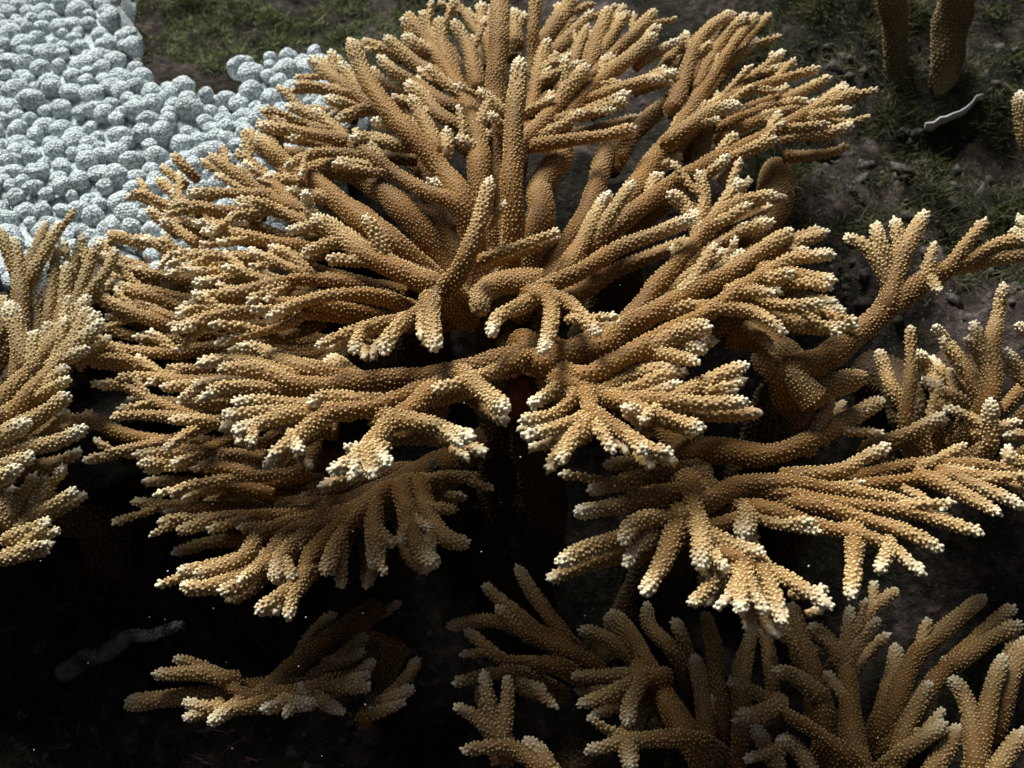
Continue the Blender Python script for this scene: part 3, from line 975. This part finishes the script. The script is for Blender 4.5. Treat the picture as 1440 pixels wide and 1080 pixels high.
def build_colony(root, text, mat, tipw=1.0, fill=0.0, filldepth=0.06, lodnear=1.60, shade=0.0, twigs=0.0):
    pf = None
    last = None
    for line in text.strip().splitlines():
        if line.startswith("plane"):
            pn = line.split()[1]
            tk = dict(T3=0.6, TC=0.7, T1b=0.65, T4=0.85).get(pn, 1.0)
            pf = PLANES[pn]
            continue
        head, tail = line.split("|")
        kind, reg, w0, w1, l0, l1 = head.split()
        w0, w1, l0, l1 = float(w0), float(w1), float(l0), float(l1)
        pts = [tuple(float(v) for v in q.split(",")) for q in tail.split()]
        s = REG[reg][2]
        path = px_path(reg, pts, pf, l0, l1)
        d0, d1 = path[0][2], path[-1][2]
        P3 = to3d(path)
        if kind in 'mg' and HUBS[pn]:
            # the old part of the branch, running back and down into the heart of the colony
            H = unproject(*HUBS[pn])
            g = H - P3[0]
            gl = np.linalg.norm(g)
            if gl > 0.035:
                start = P3[0] + g * min(1.0, 0.22 / gl) - np.array([0, 0, 0.02])
                midp = P3[0] + (start - P3[0]) * 0.5 - np.array([0, 0, 0.012])
                P3 = np.vstack([start, midp, P3]) if gl > 0.09 else np.vstack([start, P3])
        elif kind in 'bm':
            # root it inside what carries it
            back = P3[0] - P3[1]
            back = back / np.linalg.norm(back) * 0.012 + FWD * 0.010
            P3 = np.vstack([P3[0] + back, P3]) if kind == 'b' else np.vstack([P3[0] + back * 4 - np.array([0, 0, 0.05]), P3])
        # widths are measured over the corallites
        r0 = max((0.45 if pn == 'T1' else 0.48) * w0 / s * d0 / FPX - 0.0008, 0.003)
        r1 = max((0.45 if pn == 'T1' else 0.49) * w1 / s * d1 / FPX - 0.0008, 0.003)
        sp = 0.0045 if kind not in 'fg' else 0.0040
        if kind == 'm' and r0 > 0.013: sp = 0.0043
        me = branch_mesh(P3, r0, r1, spacing=sp, bump=1.0 if kind not in 'fg' else 0.9,
                         tipw=(tk * tipw * random.choice((0.3, 0.55, 0.75, 0.9, 1.0))) if kind not in 'fg' else 0.0,
                         tiplen=random.uniform(0.012, 0.030), lod=1 if min(d0, d1) < lodnear else 2,
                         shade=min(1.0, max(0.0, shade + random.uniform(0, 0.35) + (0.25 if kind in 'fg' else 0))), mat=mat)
        if kind == 'b' and last is not None:
            link("branchlet", me, last)
        else:
            o = link("branch", me, root)
            if kind == 'm': last = o
        # short side twigs
        if twigs and kind in 'mb' and pn in ('T1', 'T1b', 'TC', 'TD', 'TR', 'TB', 'T3') and l1 < 4:
            C3 = P3 if kind == 'b' else P3[-len(path):]
            segl = np.linalg.norm(np.diff(C3, axis=0), axis=1)
            Ls = segl.sum()
            thick = reg in 'ABC' and pn == 'T1' and kind == 'm'
            for _t in range(int(Ls / 0.055 * twigs * (1.9 if thick else 1.0) + random.random())):
                f = random.uniform(0.08 if thick else 0.35, 0.86)
                cum = np.concatenate([[0], np.cumsum(segl)]) / Ls
                k_ = min(np.searchsorted(cum, f) - 1, len(C3) - 2)
                k_ = max(k_, 0)
                u_ = (f - cum[k_]) / max(cum[k_ + 1] - cum[k_], 1e-6)
                B0 = C3[k_] * (1 - u_) + C3[k_ + 1] * u_
                dr = (C3[k_ + 1] - C3[k_]) / (np.linalg.norm(C3[k_ + 1] - C3[k_]) + 1e-9)
                sd_ = np.cross(dr, UPV * 0.5 - FWD * 0.8) * random.choice((-1, 1)) + rng.normal(0, 0.35, 3)
                sd_ /= np.linalg.norm(sd_)
                Lt = random.uniform(0.016, 0.042) * (1.35 if thick else 1.0)
                go = dr * random.uniform(0.6, 1.0) + sd_ * random.uniform(0.4, 0.75)
                go /= np.linalg.norm(go)
                E0 = B0 + go * (Lt + r0 * 0.6) + dr * Lt * 0.25
                rt = random.uniform(0.5, 0.7) * (r0 + (r1 - r0) * f)
                rt = min(max(rt, 0.004), 0.0075)
                me_t = branch_mesh([B0, B0 + go * Lt * 0.5, E0], rt, rt * 0.78, spacing=0.0050, tipw=tipw * random.choice((0.3, 0.6, 0.9)),
                                   tiplen=0.014, lod=1, shade=random.uniform(0, 0.4), mat=mat)
                link("branchlet", me_t, last if last is not None else root)
        # older, deeper branches that fill the thicket below
        if fill and kind not in 'fg' and random.random() < (1.0 if pn == 'T2' else fill) and abs(l1 - l0) < 6:
            dx, dy = random.uniform(-26, 26), random.uniform(-6, 34)
            dl = random.uniform(0.6, 1.4) * filldepth
            fp = [(p[0] + dx * (0.4 + 0.6 * i / len(path)), p[1] + dy, p[2] + dl) for i, p in enumerate(path)]
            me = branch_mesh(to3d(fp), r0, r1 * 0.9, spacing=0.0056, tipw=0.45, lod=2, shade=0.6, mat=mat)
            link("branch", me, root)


def colony(name, label, base, text, mat, **kw):
    root = bpy.data.objects.new(name, None)
    COL.objects.link(root)
    root.empty_display_size = 0.05
    tag(root, label, "coral", "staghorn corals")
    build_colony(root, text, mat, **kw)
    return root


def trunk(root, p, q, r0, r1, mat):
    """an old stem from the ground up to the point where the branches meet"""
    p, q = np.asarray(p), np.asarray(q)
    mid = (p + q) / 2 + np.array([0.02, 0.03, 0.0])
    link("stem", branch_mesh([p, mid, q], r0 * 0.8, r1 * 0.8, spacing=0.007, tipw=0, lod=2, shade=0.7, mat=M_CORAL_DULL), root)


def ground_under(P, dy=0.08):
    x, y = P[0], P[1] + dy + 0.10
    return np.array([x, y, ground_z(x, y) - 0.02])


main = colony("staghorn_coral", "largest golden brown staghorn coral thicket filling the centre in tiers", None, MAIN, M_CORAL, fill=0.75, twigs=0.62)
for (px, py, d, r) in ((700, 400, 1.06, 0.05), (560, 330, 1.16, 0.035), (860, 330, 1.16, 0.04), (740, 500, 1.06, 0.04), (600, 660, 1.18, 0.03), (420, 560, 1.2, 0.03), (300, 480, 1.2, 0.025), (950, 470, 1.1, 0.03)):
    P = unproject(px, py, d)
    trunk(main, ground_under(P, 0.05), P, r * 1.2, r * 0.7, M_CORAL)

right = colony("staghorn_coral", "staghorn coral spreading low to the right over the dark hollow", None, RIGHT, M_CORAL, fill=0.4, twigs=0.3)
for (px, py, d, r) in ((950, 690, 1.08, 0.04), (1150, 690, 1.10, 0.025)):
    P = unproject(px, py, d)
    trunk(right, ground_under(P, 0.08), P, r * 1.2, r * 0.7, M_CORAL)
arm = colony("staghorn_coral", "staghorn coral with one long stout arm rising to the right edge", None, ARM, M_CORAL, shade=0.1)
P = unproject(1110, 545, 1.06)
trunk(arm, ground_under(P, 0.1), P, 0.05, 0.035, M_CORAL)
edge = colony("staghorn_coral", "upright staghorn coral at the right edge below the long arm", None, EDGE, M_CORAL, fill=0.3, filldepth=0.03, shade=0.1, twigs=0.3)
for (px, py, d, r) in ((1280, 600, 1.16, 0.03), (1390, 620, 1.14, 0.03)):
    P = unproject(px, py, d)
    trunk(edge, ground_under(P, 0.05), P, r * 1.2, r * 0.7, M_CORAL)
lower = colony("staghorn_coral", "dark upright staghorn coral along the bottom right corner", None, LOWER, M_CORAL, fill=0.35, filldepth=0.05, shade=0.15, twigs=0.3)
for (px, py, d, r) in ((1200, 1120, 1.12, 0.035), (1340, 1130, 1.12, 0.03), (960, 1100, 1.14, 0.03), (800, 1100, 1.08, 0.025), (850, 930, 1.20, 0.03)):
    P = unproject(px, py, d)
    trunk(lower, ground_under(P, 0.03), P, r * 1.2, r * 0.7, M_CORAL)
small = colony("staghorn_coral", "small low staghorn coral in the shade at the lower left", None, SMALL, M_CORAL, shade=0.1)
P = unproject(480, 970, 1.15)
trunk(small, ground_under(P, 0.06), P, 0.03, 0.018, M_CORAL)
left = colony("staghorn_coral", "olive brown staghorn coral at the left edge in front of the knobbly coral", None, LEFT, M_CORAL_LEFT, fill=0.7, filldepth=0.045, twigs=0.2, shade=0.5, tipw=0.8)
for (px, py, d, r) in ((0, 570, 1.14, 0.03), (30, 720, 1.04, 0.03), (80, 460, 1.18, 0.025)):
    P = unproject(px, py, d)
    trunk(left, ground_under(P, 0.05), P, r * 1.2, r * 0.7, M_CORAL_LEFT)
print("branches", STAT)

# ------------------------------------------------------------------ knobbly star coral mound
mound = bpy.data.objects.new("lobed_star_coral", None)
COL.objects.link(mound)
tag(mound, "pale grey green star coral mound made of many rounded knobs, upper left", "coral")
MP = [unproject(0, 330, 1.30), unproject(100, 0, 1.62), unproject(260, 300, 1.30)]
MN = np.cross(MP[2] - MP[0], MP[1] - MP[0])
MN /= np.linalg.norm(MN)
if MN[2] < 0: MN = -MN


def mound_point(px, py):
    r = unproject(px, py, 1.0) - CAM
    t = ((MP[0] - CAM) @ MN) / (r @ MN)
    return CAM + r * t


OUT = [(-70, -80), (150, -60), (160, 40), (205, 105), (262, 122), (330, 120), (352, 98), (390, 78), (455, 66), (500, 110), (470, 240), (330, 380), (100, 400), (-70, 400)]


def inside(x, y, poly):
    c = False
    j = len(poly) - 1
    for i in range(len(poly)):
        xi, yi = poly[i]
        xj, yj = poly[j]
        if (yi > y) != (yj > y) and x < (xj - xi) * (y - yi) / (yj - yi) + xi: c = not c
        j = i
    return c


def lobe_mesh(seed):
    nu, nv = 18, 11
    V, Q = [], []
    for i in range(nv):
        th = (i + 0.02) / (nv - 1) * math.pi * 0.80
        for j in range(nu):
            p = 2 * math.pi * j / nu
            v = Vector((math.sin(th) * math.cos(p), math.sin(th) * math.sin(p), math.cos(th)))
            k = 1 + 0.20 * noise.noise(v * 1.3 + Vector((seed, 0, 0))) + 0.035 * noise.noise(v * 6 + Vector((0, seed, 0)))
            v = v * k
            if th > math.pi / 2: v.z *= 1.5
            V.append(v)
    for i in range(nv - 1):
        for j in range(nu):
            a, b_ = i * nu + j, i * nu + (j + 1) % nu
            Q.append((a, a + nu, b_ + nu, b_))
    return new_mesh("lobe", V, quads=Q, mat=M_STAR)


lobes = [lobe_mesh(3.7 * k) for k in range(9)]
ex = MP[2] - MP[0]
ex /= np.linalg.norm(ex)
ey = np.cross(MN, ex)
up3 = np.array([0, 0, 1.0])
spots = []
tries = 0
while tries < 40000:
    tries += 1
    u, v = random.uniform(-0.35, 0.6), random.uniform(-0.35, 0.75)
    P = MP[0] + ex * u + ey * v
    px, py, d = project(P)
    if not inside(px + 26 * noise.noise(Vector((px * 0.03, py * 0.03, 1.0))), py + 26 * noise.noise(Vector((px * 0.03, py * 0.03, 7.0))), OUT): continue
    r = random.uniform(0.0095, 0.0165)
    if all((P[0] - q[0][0]) ** 2 + (P[1] - q[0][1]) ** 2 + (P[2] - q[0][2]) ** 2 > (0.78 * (r + q[1])) ** 2 for q in spots):
        spots.append((P, r, px, py))
hid = lambda s: 0 if (-30 < s[2] < 500 and -30 < s[3] < 345) else 1
spots.sort(key=hid)
restV, restQ, nrest = [], [], 0
for k, (P, r, px, py) in enumerate(spots):
    r *= random.choice((0.85, 0.98, 1.0, 1.06, 1.15))
    wob = 0.02 * fbm(P[0], P[1], 6.0, 2, 5.5)
    loc = P + MN * (wob + random.uniform(-0.004, 0.004))
    ax = Vector(MN * 0.55 + up3 * 0.6 + rng.normal(0, 0.10, 3))
    q = ax.to_track_quat('Z', 'Y')
    st = random.choice((0.95, 1.0, 1.05, 1.1, 1.22))
    sc = (r * st, r / st * random.uniform(0.9, 1.1), r * random.uniform(0.62, 0.9))
    if k < 300:
        o = link("lobe", lobes[k % len(lobes)], mound)
        o.location = loc
        o.rotation_mode = 'QUATERNION'
        o.rotation_quaternion = q
        o.scale = sc
    else:
        me = lobes[k % len(lobes)]
        co = np.empty(len(me.vertices) * 3, dtype=np.float32)
        me.vertices.foreach_get("co", co)
        co = (co.reshape(-1, 3) * np.array(sc)) @ np.array(q.to_matrix()).T + loc
        restV.append(co)
        restQ.append(np.array([p.vertices[:] for p in me.polygons]) + nrest)
        nrest += len(co)
if restV:
    tag(link("lobe_cluster", new_mesh("lobe_cluster", np.vstack(restV), quads=np.vstack(restQ), mat=M_STAR), mound), kind="stuff")
print("lobes", len(spots))
# the skeleton the knobs stand on
gu, gv = np.linspace(-0.35, 0.6, 60), np.linspace(-0.35, 0.75, 66)
V = []
for v in gv:
    for u in gu:
        P = MP[0] + ex * u + ey * v
        px, py, d = project(P)
        sink = 0.007 if inside(px, py, OUT) else 0.09
        V.append(P - MN * (sink - 0.02 * fbm(P[0], P[1], 6.0, 2, 5.5)))
ii = np.arange(60 * 66).reshape(66, 60)
quads = np.stack([ii[:-1, :-1].ravel(), ii[:-1, 1:].ravel(), ii[1:, 1:].ravel(), ii[1:, :-1].ravel()], 1)
okv = np.array([inside(*project(MP[0] + ex * u + ey * v)[:2], OUT) for v in gv for u in gu])
quads = quads[okv[quads].any(1)]
link("base", new_mesh("base", V, quads=quads, mat=M_STAR), mound)


# ------------------------------------------------------------------ algae
def tuft_stuff(name, region, count, length, width, mat, nblade, seed, upw=0.5):
    r = random.Random(seed)
    V, T = [], []
    for _ in range(count):
        px, py = region(r)
        P = ray_ground(px, py)
        if P[1] > 2.4: continue
        den = noise.noise(Vector((P[0] * 16, P[1] * 16, seed)))
        if den < (-0.45 if seed == 2 else -0.25): continue
        hh = 0.6 + 1.4 * max(0.0, den + 0.2)
        for _b in range(nblade):
            a = r.uniform(0, 6.283)
            base = Vector(P) + Vector((r.gauss(0, 0.008), r.gauss(0, 0.008), -0.002))
            L = length * hh * r.uniform(0.5, 1.4)
            dirn = Vector((math.cos(a), math.sin(a), r.uniform(0.2, 1.6) * upw + 0.2)).normalized()
            side = dirn.cross(Vector((r.uniform(-1, 1), r.uniform(-1, 1), r.uniform(-1, 1)))).normalized() * width * r.uniform(0.6, 1.4)
            bend = Vector((r.gauss(0, 0.6), r.gauss(0, 0.6), r.gauss(0, 0.5))) * L
            k = len(V)
            m_ = base + dirn * L * 0.5 + bend * 0.3
            e = base + dirn * L + bend
            V += [base - side, base + side, m_ - side * 0.9, m_ + side * 0.9, e]
            T += [(k, k + 1, k + 3), (k, k + 3, k + 2), (k + 2, k + 3, k + 4)]
    o = link(name, new_mesh(name, V, tris=T, mat=mat, smooth=False))
    return o


def reg_top(r):
    while True:
        x, y = r.uniform(130, 700), r.uniform(-20, 125)
        if not inside(x, y, OUT): return x, y


CLUMPS = [(random.Random(k).uniform(1010, 1440), random.Random(k + 50).uniform(-10, 340)) for k in range(34)]


def reg_right(r):
    if r.random() < 0.35: return r.uniform(1000, 1460), r.uniform(-20, 420)
    c = r.choice(CLUMPS)
    return c[0] + r.gauss(0, 22), c[1] + r.gauss(0, 14)


def reg_low(r): return r.uniform(-10, 330), r.uniform(640, 1090)


tag(tuft_stuff("turf_algae", reg_top, 6000, 0.0125, 0.0005, M_ALGAE, 10, 1), "short olive green algae carpet behind the corals at the top left", "algae", kind="stuff")
tag(tuft_stuff("brown_turf_algae", reg_right, 11000, 0.013, 0.0005, M_ALGAE_BROWN, 9, 2), "dark brown green algae turf covering the rock on the right", "algae", kind="stuff")
tag(tuft_stuff("purple_algae", reg_low, 420, 0.02, 0.0009, M_PURPLE, 7, 3), "thin purplish red algae twigs on the dark rock at the lower left", "algae", kind="stuff")


# ------------------------------------------------------------------ things on the rock
def lone(name, label, cat, pts, w0, w1, mat, spacing=0.005, bump=1.0, tipw=0.0, group=None, rough=0.12):
    path = np.array([unproject(*p) for p in pts])
    d = pts[0][2]
    o = link(name, branch_mesh(path, 0.5 * w0 * d / FPX, 0.5 * w1 * d / FPX, spacing=spacing, bump=bump, tipw=tipw, lod=1, mat=mat, rough=rough))
    tag(o, label, cat, group)
    return o


lone("coral_column", "narrow dark brown upright coral column at the top right, left of the pair", "coral", [(1270, 230, 1.62), (1268, 180, 1.54), (1262, 110, 1.49), (1258, 30, 1.45), (1252, -60, 1.40)], 28, 32, M_COLUMN, spacing=0.0058, rough=0.16, group="dark coral columns")
lone("coral_column", "wider dark brown upright coral column above the pale ledge", "coral", [(1314, 225, 1.60), (1319, 180, 1.53), (1326, 110, 1.47), (1340, 30, 1.43), (1352, -60, 1.38)], 34, 42, M_COLUMN, spacing=0.0058, rough=0.16, group="dark coral columns")
lone("dead_coral_branch", "crooked grey dead coral branch lying on the dark rock, lower left", "coral", [(90, 950, 1.17), (118, 926, 1.15), (150, 917, 1.15), (182, 895, 1.14), (214, 893, 1.14), (258, 876, 1.13)], 26, 12, M_DEAD, bump=0.8, rough=0.25)
RIM = [(1300, 172), (1312, 171), (1322, 165), (1331, 165), (1341, 161), (1350, 157), (1358, 150), (1367, 145), (1374, 136), (1381, 131)]
V, Q = [], []
for k, (px, py) in enumerate(RIM):
    w = random.uniform(-1.5, 1.5)
    a = unproject(px + w, py + w, 1.43)
    b2 = unproject(px - 2, py + 16 + 3 * w, 1.50)
    V += [a + UPV * 0.0010, a - UPV * 0.0012 - FWD * 0.001, b2 - UPV * 0.003, b2 + UPV * 0.006]
for k in range(len(RIM) - 1):
    for c in range(4):
        Q.append((4 * k + c, 4 * k + (c + 1) % 4, 4 * k + 4 + (c + 1) % 4, 4 * k + 4 + c))
Q += [(3, 2, 1, 0), tuple(4 * (len(RIM) - 1) + c for c in range(4))]
tag(link("pale_sponge_ledge", new_mesh("pale_sponge_ledge", V, quads=Q, mat=M_PALE)), "thin white rimmed curved sponge ledge below the wider dark column", "sponge")
lone("pale_coral_tip", "pale coral tip poking in at the right edge above the long arm", "coral", [(1475, 260, 1.42), (1446, 190, 1.4), (1434, 128, 1.39)], 34, 20, M_CORAL_LEFT, tipw=1.0)
lone("red_sponge", "dark red sponge crust in the gap between the two lower tiers", "sponge", [(742, 580, 1.04), (735, 550, 1.03), (728, 520, 1.03)], 46, 34, M_RED, spacing=0.008, bump=1.2)


# ------------------------------------------------------------------ coral rubble and drifting specks
def chunk_field(name, region, count, rmin, rmax, mat, seed, on_ground=True):
    r = random.Random(seed)
    base = [Vector(v).normalized() for v in ((0, 0, 1), (0, 0, -1), (1, 0, 0), (-1, 0, 0), (0, 1, 0), (0, -1, 0), (1, 1, 1), (-1, 1, 1), (1, -1, 1), (-1, -1, 1), (1, 1, -1), (-1, 1, -1), (1, -1, -1), (-1, -1, -1))]
    faces = []
    for sx, X in ((1, 2), (-1, 3)):
        for sy, Y in ((1, 4), (-1, 5)):
            for sz, Z in ((1, 0), (-1, 1)):
                c = 6 + (0 if sx > 0 else 1) + (0 if sy > 0 else 2) + (0 if sz > 0 else 4)
                t = [(X, Y, c), (Y, Z, c), (Z, X, c)]
                if sx * sy * sz < 0: t = [(b_, a, c_) for a, b_, c_ in t]
                faces += t
    V, T = [], []
    for _ in range(count):
        P = Vector(region(r))
        R_ = r.uniform(rmin, rmax) * (1.0 if r.random() < 0.8 else 1.8)
        ax = Vector((r.gauss(0, 1), r.gauss(0, 1), r.gauss(0, 1))).normalized()
        stretch = r.uniform(0, 1.6) if on_ground else 0.0
        k = len(V)
        for v in base:
            w = v * R_ * r.uniform(0.65, 1.25)
            w = w + ax * w.dot(ax) * stretch
            V.append(P + w)
        T += [(a + k, b_ + k, c + k) for a, b_, c in faces]
    return link(name, new_mesh(name, V, tris=T, mat=mat))


def rub_right(r):
    P = ray_ground(r.uniform(1020, 1460), r.uniform(60, 460))
    return (P[0], P[1], P[2] + 0.001)


def rub_low(r):
    P = ray_ground(r.uniform(-20, 700), r.uniform(640, 1100))
    return (P[0], P[1], P[2] + 0.001)


M_RUBBLE = plain_mat("coral_rubble", (0.018, 0.018, 0.011), (0.115, 0.095, 0.085), 150)
tag(chunk_field("coral_rubble", rub_right, 1200, 0.0018, 0.0055, M_RUBBLE, 5), "purplish grey coral rubble strewn over the rock on the right", "rubble", kind="stuff")
tag(chunk_field("coral_rubble", rub_low, 600, 0.002, 0.006, M_RUBBLE, 6), "dark coral rubble on the floor of the shaded hollow", "rubble", kind="stuff")
M_SPECK = plain_mat("drifting_specks", (0.5, 0.5, 0.5), (0.8, 0.8, 0.78), 50)
tag(chunk_field("drifting_specks", lambda r: unproject(r.uniform(0, 1440), r.uniform(350, 1080), r.uniform(0.7, 1.0)), 70, 0.0002, 0.0006, M_SPECK, 8, False), "tiny pale specks drifting in the water before the dark hollows", "particles", kind="stuff")
print("total", STAT)
